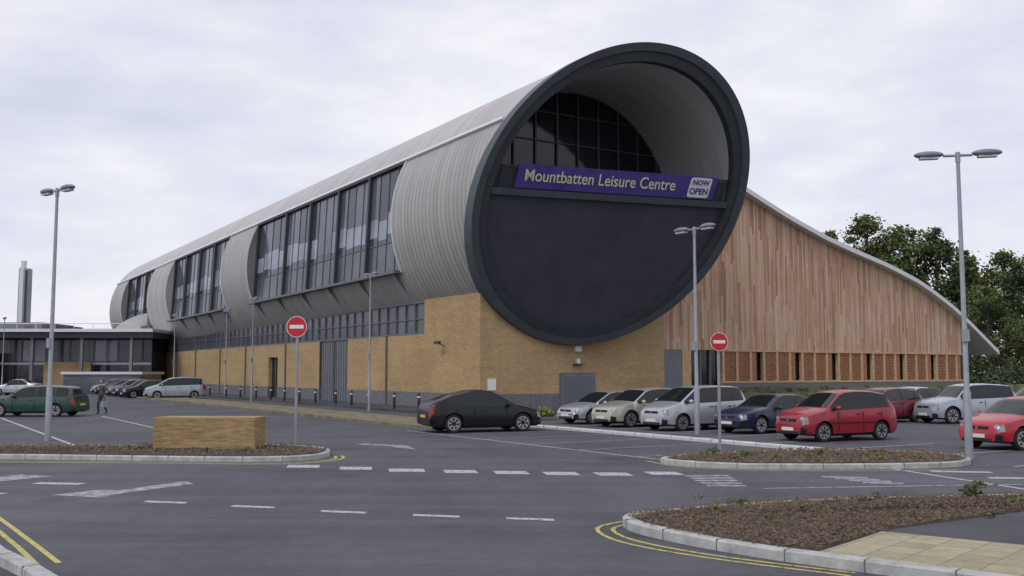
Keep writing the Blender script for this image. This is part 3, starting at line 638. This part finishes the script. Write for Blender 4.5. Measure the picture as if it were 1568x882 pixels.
def car(x,y,head,L,Wd,H,style,pm,wr=.30,name='parked_car',strip_=False):
    st=STY[style];root=empty(name,(x,y,0),head)
    us=np.unique(np.concatenate([np.linspace(0,.06,7),np.linspace(.06,.94,64),np.linspace(.94,1,8)]))
    tp=np.array(st['top']);zt=np.interp(us,tp[:,0],tp[:,1])*H
    fine=np.linspace(0,1,401);zf_=np.interp(fine,tp[:,0],tp[:,1])*H;kk=np.hanning(17);kk/=kk.sum();zs_=np.convolve(np.pad(zf_,8,mode='edge'),kk,'valid')
    w_=np.clip(np.minimum(us,1-us)/.03,0,1);zt=zt*(1-w_)+np.interp(us,fine,zs_)*w_
    belt=np.interp(us,[0,.2,.95,1],[.59,.60,.665,.64])*H
    hw=Wd/2*(1-.30*np.clip((.15-us)/.15,0,1)**2.2-.15*np.clip((us-.87)/.13,0,1)**2.2)
    zl=np.interp(us,[0,.06,.94,1],[.24,.19,.2,.28])
    vs=[]
    for i,u_ in enumerate(us):
        xx=L/2-u_*L;w=hw[i];z=zt[i];b_=min(belt[i],z-.045);l=zl[i]
        wt=w-.035-max(0,(z-b_))*.36; wt=min(wt,w-.06)
        sec=[(w*.90,l),(w-.015,l+.06),(w+.0,l+.20),(w+.016,(l+b_)/2+.06),(w-.03,b_),(wt,z-.035),(wt-.07,z-.004),(wt*.5,z+.018),(0,z+.025)]
        for (a,c) in sec: vs.append((xx,a,c))
        for (a,c) in sec[:-1]: vs.append((xx,-a,c))
    S=17;fs=[];mi=[]
    def idx(i,k,side): return i*S+(k if (side==0 or k==8) else 9+k)
    for i in range(len(us)-1):
        um=(us[i]+us[i+1])/2;zm=(zt[i]+zt[i+1])/2;bm=(belt[i]+belt[i+1])/2
        for sd in(0,1):
            for k in range(8):
                f=[idx(i,k,sd),idx(i+1,k,sd),idx(i+1,k+1,sd),idx(i,k+1,sd)]
                if sd==0:f=f[::-1]
                m=0
                if k==0 : m=2
                if k==4 and zm-bm>.10 and st['cowl']+.035<um<st['sideend']:
                    m=1
                    if abs(um-st['B'])<.012: m=2
                    if abs(um-st['C'])<.010: m=2
                if k>=6 and (st['cowl']<um<st['rf'] or st['rr']<um<st['re']): m=1
                if k==3 and .008<um<.055: m=3
                if k in(4,5) and .008<um<.03: m=3
                if k in (3,4) and um>.962: m=4
                if k==3 and um>.94 and style in('mpv','hatch'): m=4
                if k==1 and (um<.04): m=2
                fs.append(f);mi.append(m)
        fs.append([idx(i,0,0),idx(i,0,1),idx(i+1,0,1),idx(i+1,0,0)]);mi.append(2)
    n_=len(us)-1
    ca=[idx(0,k,0) for k in range(9)]+[idx(0,k,1) for k in range(7,-1,-1)];fs.append(ca);mi.append(0)
    cb=[idx(n_,k,0) for k in range(9)]+[idx(n_,k,1) for k in range(7,-1,-1)];fs.append(cb[::-1]);mi.append(0)
    body=mesh('body',vs,fs,[pm,M_carglass,M_blk,M_hl,M_tl],root,mi=mi)
    bm_=bmesh.new();bm_.from_mesh(body.data);bmesh.ops.recalc_face_normals(bm_,faces=bm_.faces);bm_.to_mesh(body.data);bm_.free()
    xf,xr=L/2-.19*L,L/2-.80*L
    cg=Geo()
    for xx in(xf,xr):
        for sd in(-1,1): cg.tube([(xx,sd*(Wd/2-.26),wr+.015),(xx,sd*(Wd/2+.2),wr+.015)],[wr+.05]*2,28,0)
    cut=cg.obj('cutter',[M_blk]);
    bmc=bmesh.new();bmc.from_mesh(cut.data);bmesh.ops.recalc_face_normals(bmc,faces=bmc.faces);bmc.to_mesh(cut.data);bmc.free()
    md=body.modifiers.new('b','BOOLEAN');md.operation='DIFFERENCE';md.object=cut;md.solver='EXACT'
    try: md.material_mode='TRANSFER'
    except Exception: pass
    cut.parent=root
    bpy.context.view_layer.update();dg=bpy.context.evaluated_depsgraph_get();me=bpy.data.meshes.new_from_object(body.evaluated_get(dg))
    body.modifiers.clear();body.data=me;bpy.data.objects.remove(cut)
    me.polygons.foreach_set('use_smooth',[True]*len(me.polygons));me.set_sharp_from_angle(angle=R_(38))
    for nm,xx,sd in(('wheel_fl',xf,1),('wheel_fr',xf,-1),('wheel_rl',xr,1),('wheel_rr',xr,-1)):
        G=Geo();yo=sd*(Wd/2-.02);yi=sd*(Wd/2-.2)
        G.tube([(xx,yi,wr),(xx,yi+(yo-yi)*.15,wr),(xx,yi+(yo-yi)*.85,wr),(xx,yo,wr),(xx,yo-sd*.004,wr)],[wr*.9,wr,wr,wr*.93,wr*.68],26,0)
        G.tube([(xx,yo-sd*.05,wr),(xx,yo-sd*.04,wr)],[wr*.67]*2,24,2)
        G.tube([(xx,yo-sd*.03,wr),(xx,yo-sd*.006,wr)],[wr*.17,wr*.14],12,1)
        for k in range(7):
            a=2*math.pi*k/7+.3;G.obox((xx,yo-sd*.02,wr),(xx+math.cos(a)*wr*.66,yo-sd*.012,wr+math.sin(a)*wr*.66),.055,.03,(0,1,0),1)
        for k in range(20):
            a=2*math.pi*k/20;a2=2*math.pi*(k+1)/20;G.obox((xx+math.cos(a)*wr*.66,yo-sd*.008,wr+math.sin(a)*wr*.66),(xx+math.cos(a2)*wr*.66,yo-sd*.008,wr+math.sin(a2)*wr*.66),.03,.03,(0,1,0),1)
        G.obj(nm,[M_tyre,M_rim,M_blk],root)
    G=Geo();hwm=Wd/2+.014
    for sd in(-1,1):
        for u_ in((.335,st['B'],.80) if style!='coupe' else (.335,.62)):
            xx=L/2-u_*L;G.box(xx-.006,xx+.006,sd*hwm-.014,sd*hwm+.003,.30,.575*H,0)
        for u_ in (st['B']-.05,st['B']+.17):
            xx=L/2-u_*L;G.box(xx-.08,xx+.08,sd*(hwm-.015)-.02,sd*(hwm-.015)+.02,.53*H,.545*H,0)
        if strip_: G.box(L/2-.75*L,L/2-.27*L,sd*hwm-.015,sd*hwm+.012,.36*H,.385*H,0)
        xm=L/2-(st['cowl']+.085)*L;G.ell((xm,sd*(Wd/2+.07),.66*H),(.07,.11,.075),1,10,6)
    G.box(L/2-.01,L/2+.025,-.26,.26,.33,.43,2);G.box(-L/2-.025,-L/2+.01,-.26,.26,.52,.62,3)
    G.box(-L*.33,L*.33,-Wd*.36,Wd*.36,.16,.32,0)
    G.box(L/2-.03,L/2+.008,-.48,.48,.245,.31,0)
    zg=.40*H;G.box(L/2-.04,L/2-.001,-.36,.36,zg-.02,zg+.07,0)
    G.box(L/2-.03,L/2+.006,-.03,.03,zg,zg+.05,4)
    xw=L/2-(st['cowl']+.01)*L
    G.obox((xw,-.5,.665*H),(xw-.12,.05,.70*H),.02,.02,m=0)
    G.obj('trim',[M_blk,pm,M_plw,M_ply,M_rim],root,smooth=False)
    return root
hW=R_(180+31.7)
p_blk=paint('paint_black',(.006,.006,.008),coat=.2,spec=.35);p_sil=paint('paint_silver',(.46,.47,.50),.45);p_sil2=paint('paint_silver_blue',(.38,.41,.48),.4)
p_gold=paint('paint_champagne',(.45,.43,.36),.35);p_red=paint('paint_red',(.30,.010,.025),coat=.4);p_red2=paint('paint_bright_red',(.40,.012,.03),coat=.4);p_blue=paint('paint_dark_blue',(.010,.014,.045),coat=.3);p_grn=paint('paint_green',(.010,.05,.038),coat=.3);p_dred=paint('paint_maroon',(.16,.01,.02));p_gry=paint('paint_grey',(.12,.13,.15),.3)
car(-1.15,36.0,R_(22),4.25,1.76,1.46,'coupe',p_blk,.32)
car(3.9,41.8,hW,4.1,1.72,1.32,'coupe',p_sil,.30)
car(5.2,39.6,hW,4.2,1.75,1.48,'hatch',p_gold,.31)
car(6.75,37.2,hW,4.1,1.72,1.60,'mpv',p_sil,.30)
car(9.2,35.6,hW,4.3,1.72,1.34,'sedan',p_blue,.30)
car(10.15,31.5,R_(180+24),3.72,1.66,1.54,'hatch',p_red,.29,strip_=True)
car(14.55,28.3,R_(180+24),4.0,1.7,1.42,'hatch',p_red2,.30,strip_=True)
car(15.6,42.5,hW,4.1,1.7,1.45,'hatch',p_dred)
car(18.4,46.5,hW,4.2,1.7,1.42,'sedan',p_sil)
car(19.0,42.0,R_(180+14),4.1,1.75,1.62,'estate',p_sil2,.34)
car(25.5,48,hW,4.2,1.7,1.5,'mpv',p_sil);car(22.3,49,hW,4.2,1.7,1.45,'hatch',p_blue)
car(-22.9,48.3,R_(180-3),4.5,1.74,1.45,'estate',p_grn,.30)
car(-26.8,79.5,R_(180+26),4.6,1.8,1.7,'mpv',p_sil2,.31)
for i,(x_,y_,p_,s_) in enumerate([(-30.2,83,p_blk,'hatch'),(-32,86,p_blue,'sedan'),(-33.8,89,p_gry,'hatch'),(-35.5,92,p_dred,'mpv'),(-37.3,95,p_blk,'estate'),(-39,98,p_sil,'hatch')]):
    car(x_,y_,hW,4.2,1.72,1.46,s_,p_)
car(-46,93,R_(180),4.2,1.72,1.46,'sedan',p_sil);car(-52.5,93,R_(180),4.2,1.72,1.46,'hatch',p_blk)

# ------------------------------------------------------------------ pedestrian (walking, carrying a bag)
def pedestrian(x,y,yaw):
    root=empty('pedestrian',(x,y,0),yaw)
    J={'pel':(0,0,.92,.13,.10),'ch':(0,.01,1.22,.155,.105),'nk0':(0,.01,1.42,.10,.08),'nk':(0,.02,1.48,.05,.05),
     'hl':(.09,0,.88,.09,.09),'kl':(.10,.17,.49,.058,.06),'al':(.10,.10,.08,.04,.042),'tl':(.10,.26,.04,.04,.03),
     'hr':(-.09,0,.88,.09,.09),'kr':(-.10,-.02,.48,.058,.06),'ar':(-.10,-.26,.13,.04,.042),'tr':(-.10,-.13,.03,.04,.03),
     'sl':(.18,0,1.38,.055,.055),'el':(.23,-.10,1.12,.04,.04),'wl':(.22,.04,.88,.027,.027),
     'sr':(-.18,0,1.38,.055,.055),'er':(-.23,.04,1.11,.04,.04),'wr':(-.24,.12,.86,.027,.027)}
    ks=list(J);E_=[('pel','ch'),('ch','nk0'),('nk0','nk'),('pel','hl'),('hl','kl'),('kl','al'),('al','tl'),('pel','hr'),('hr','kr'),('kr','ar'),('ar','tr'),('nk0','sl'),('sl','el'),('el','wl'),('nk0','sr'),('sr','er'),('er','wr')]
    me=bpy.data.meshes.new('body');me.from_pydata([J[k][:3] for k in ks],[(ks.index(a),ks.index(b_)) for a,b_ in E_],[]);o=bpy.data.objects.new('body',me);link(o,root)
    o.modifiers.new('s','SKIN');
    for i,k in enumerate(ks): me.skin_vertices[0].data[i].radius=J[k][3:5];me.skin_vertices[0].data[i].use_root=(k=='pel')
    sb=o.modifiers.new('u','SUBSURF');sb.levels=sb.render_levels=2
    bpy.context.view_layer.update();m2=bpy.data.meshes.new_from_object(o.evaluated_get(bpy.context.evaluated_depsgraph_get()));o.modifiers.clear();o.data=m2
    sk=mat('skin',(.40,.25,.19),.6);tp_=mat('jacket_dark_grey',(.06,.065,.08),.8);tr_=mat('trousers_dark',(.03,.03,.045),.8);hr=mat('hair_brown',(.05,.03,.02),.8);bg_=mat('bag_pale_blue',(.32,.36,.48),.8)
    m2.materials.clear()
    for m_ in(tr_,tp_,sk,M_blk): m2.materials.append(m_)
    for p in m2.polygons:
        c=p.center;p.use_smooth=True
        p.material_index=3 if c.z<.09 else 0 if (c.z<.96 and abs(c.x)<.18) else 2 if c.z>1.46 or c.z<.92 else 1
    G=Geo();G.ell((0,.04,1.62),(.075,.095,.115),0,16,12);G.ell((0,.135,1.61),(.014,.02,.02),0,8,5)
    for sd in(-1,1):
        G.ell((sd*.075,.03,1.615),(.012,.02,.03),0,8,5);G.ell((sd*.03,.125,1.635),(.012,.008,.008),2,8,5)
    G.ell((0,.126,1.567),(.022,.008,.006),3,8,5);G.ell((0,.015,1.65),(.084,.098,.105),1,16,10)
    G.obj('head',[sk,hr,M_blk,M_red],root,smooth=True)
    for sd,(wx_,wy,wz_) in((1,(.22,.04,.86)),(-1,(-.24,.12,.84))):
        G=Geo();G.ell((wx_,wy+.01,wz_-.035),(.016,.035,.045),0,10,6)
        for k,l in enumerate((.065,.075,.07,.055)):
            yy=wy-.018+k*.019;G.tube([(wx_,yy,wz_-.06),(wx_-sd*.006,yy+.004,wz_-.06-l*.5),(wx_-sd*.02,yy+.006,wz_-.06-l)],[.009,.0085,.007],6)
        G.tube([(wx_-sd*.01,wy+.035,wz_-.02),(wx_-sd*.015,wy+.055,wz_-.055),(wx_-sd*.018,wy+.05,wz_-.08)],[.011,.01,.008],6);G.obj('hand',[sk],root,smooth=True)
    G=Geo();G.box(-.31,-.21,-.02,.27,.36,.66);G.tube([(-.26,.05,.65),(-.25,.1,.75),(-.25,.15,.75),(-.26,.2,.65)],[.01]*4,6);G.obj('carrier_bag',[bg_],root)
pedestrian(-20.6,50.3,R_(160))

# ------------------------------------------------------------------ trees
def leafmat(name,c):
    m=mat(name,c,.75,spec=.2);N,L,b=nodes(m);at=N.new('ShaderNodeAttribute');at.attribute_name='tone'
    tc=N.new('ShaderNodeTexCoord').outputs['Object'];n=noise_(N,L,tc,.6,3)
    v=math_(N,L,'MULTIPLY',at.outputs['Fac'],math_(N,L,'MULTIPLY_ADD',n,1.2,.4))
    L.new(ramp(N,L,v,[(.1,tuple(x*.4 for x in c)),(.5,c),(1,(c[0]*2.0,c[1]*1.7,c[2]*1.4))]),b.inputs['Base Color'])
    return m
M_leaf=leafmat('tree_foliage',(.085,.118,.045));M_leaf2=leafmat('tree_foliage_dark',(.058,.086,.040));M_bark=mat('bark',(.07,.055,.04),.9,noise=.3,nscale=5)
def treemesh(seed,H,cr,conic=.3,leaf=.17,ncl=100,per=75,lm=None):
    r=np.random.default_rng(seed);G=Geo();G.tube([(0,0,0),(.1,0,H*.25),(.0,.1,H*.55),(.1,0,H*.9)],[.28,.22,.15,.04],8,0)
    cl=[]
    for i in range(ncl):
        f=r.random()**.8;z=H*(.12+.86*f);rad=cr*((1-f)**.55*(1-conic)+conic*(1-f))*1.2+.2;a=r.random()*6.28;q=rad*(.4+.75*r.random()**.6)
        c=np.array([math.cos(a)*q,math.sin(a)*q,z]);cl.append((c,.35+.6*r.random()))
        if i%4==0: G.tube([(.05,0,z*.75),tuple(c*np.array([.5,.5,1])*np.array([1,1,.93])),tuple(c)],[.09,.06,.02],5,0,False)
    nb=len(G.f);tone=[.5]*nb
    n=ncl*per;cc=np.repeat(np.array([c for c,_ in cl]),per,0);sz=np.repeat(np.array([s for _,s in cl]),per);
    off=r.normal(size=(n,3))*np.array([.55,.55,.40])*sz[:,None]*cr/3.2;p=cc+off
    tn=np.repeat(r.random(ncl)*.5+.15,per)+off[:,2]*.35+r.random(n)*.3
    a=r.normal(size=(n,3));a/=np.linalg.norm(a,axis=1)[:,None];b_=np.cross(a,r.normal(size=(n,3)));b_/=np.linalg.norm(b_,axis=1)[:,None]
    s=leaf*(.5+r.random(n))[:,None]
    V=np.stack([p-a*s-b_*s*.2,p+b_*s*.6,p+a*s,p-b_*s*.6],1).reshape(-1,3)
    base=len(G.v);G.v+= [tuple(v) for v in V];G.f+=[[base+4*i,base+4*i+1,base+4*i+2,base+4*i+3] for i in range(n)];G.m+=[1]*n
    me=bpy.data.meshes.new('tree');me.from_pydata(G.v,[],G.f);me.materials.append(M_bark);me.materials.append(lm or M_leaf);me.polygons.foreach_set('material_index',G.m)
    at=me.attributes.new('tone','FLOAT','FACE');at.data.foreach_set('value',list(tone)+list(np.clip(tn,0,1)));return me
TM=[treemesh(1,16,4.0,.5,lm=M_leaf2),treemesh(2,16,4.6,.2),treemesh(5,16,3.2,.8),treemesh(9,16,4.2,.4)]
def tree(x,y,h,k):
    o=bpy.data.objects.new('tree',TM[k]);o.location=(x,y,0);f=h/16;o.scale=(f*1.05,f*1.05,f);o.rotation_euler=(0,0,random.random()*6);link(o)
for x_,y_,h_,k in [(38.5,120,19.2,2),(43.5,121,21,3),(47.5,119,19.5,1),(50.5,118,19.3,0),(53.5,117,16.5,2),(56,120,14,1),(59,119,16.5,3),(63,118,17,1),(67,117,16,0),
      (46.5,97,10.5,1),(50,98,13,0),(53.5,97,14,3),(57,96,13.5,0),(47.8,92,7,1),(52,90,7,3),(56,90,8,0),(45,104,9,0),(61,97,14,1),(35.5,125,17.5,1),(66,99,14,0)]: tree(x_,y_,h_,k)
n=9000;px=36+rng.random(n)*40;py=84+rng.random(n)*3;pz=rng.random(n)**.7*2.2*(1+.3*np.sin(px*.9));a=rng.normal(size=(n,3));a/=np.linalg.norm(a,axis=1)[:,None];b2=np.cross(a,rng.normal(size=(n,3)));b2/=np.linalg.norm(b2,axis=1)[:,None];pp=np.stack([px,py,pz],1);s=.2
V=np.stack([pp-a*s,pp+b2*s*.6,pp+a*s,pp-b2*s*.6],1).reshape(-1,3)
mesh('hedge',V,[(4*i,4*i+1,4*i+2,4*i+3) for i in range(n)],mat('hedge_foliage',(.05,.075,.03),.8,noise=.5,nscale=1))

# ------------------------------------------------------------------ light, sky, camera
wd=bpy.data.worlds.new('World');sc.world=wd;wd.use_nodes=True;N=wd.node_tree.nodes;L=wd.node_tree.links;bg=N['Background']
sky=N.new('ShaderNodeTexSky');sky.sky_type='NISHITA';sky.sun_disc=False;sky.sun_elevation=R_(48);sky.sun_rotation=R_(218.7)
tc=N.new('ShaderNodeTexCoord').outputs['Generated']
n1=noise_(N,L,tc,2.4,7,.55,(1,1,2.8));n2=noise_(N,L,tc,7,6,.55,(1,1,3.2))
mixn=math_(N,L,'ADD',math_(N,L,'MULTIPLY',n1,.75),math_(N,L,'MULTIPLY',n2,.25))
cl=ramp(N,L,mixn,[(.36,(.65,.69,.83)),(.46,(.75,.77,.89)),(.54,(.85,.86,.94)),(.64,(.99,.99,1.02))])
s10=N.new('ShaderNodeVectorMath');s10.operation='SCALE';s10.inputs['Scale'].default_value=10;L.new(cl,s10.inputs[0])
c=mixc(N,L,.94,sky.outputs[0],s10.outputs[0]);L.new(c,bg.inputs['Color']);bg.inputs['Strength'].default_value=.1
sl=bpy.data.lights.new('sun','SUN');sl.energy=1.1;sl.angle=R_(14);sl.color=(1,.97,.92);so=bpy.data.objects.new('sun',sl);link(so)
so.rotation_euler=Vector((-.4,-.5,.72)).to_track_quat('Z','Y').to_euler()
cam=bpy.data.cameras.new('camera');co=bpy.data.objects.new('camera',cam);link(co);co.location=(0,0,2.1);co.rotation_euler=(R_(94.84),0,0)
cam.lens=34.99;cam.sensor_width=36;cam.clip_end=5000;sc.camera=co
sc.view_settings.view_transform='Standard';sc.view_settings.look='None';sc.view_settings.exposure=0
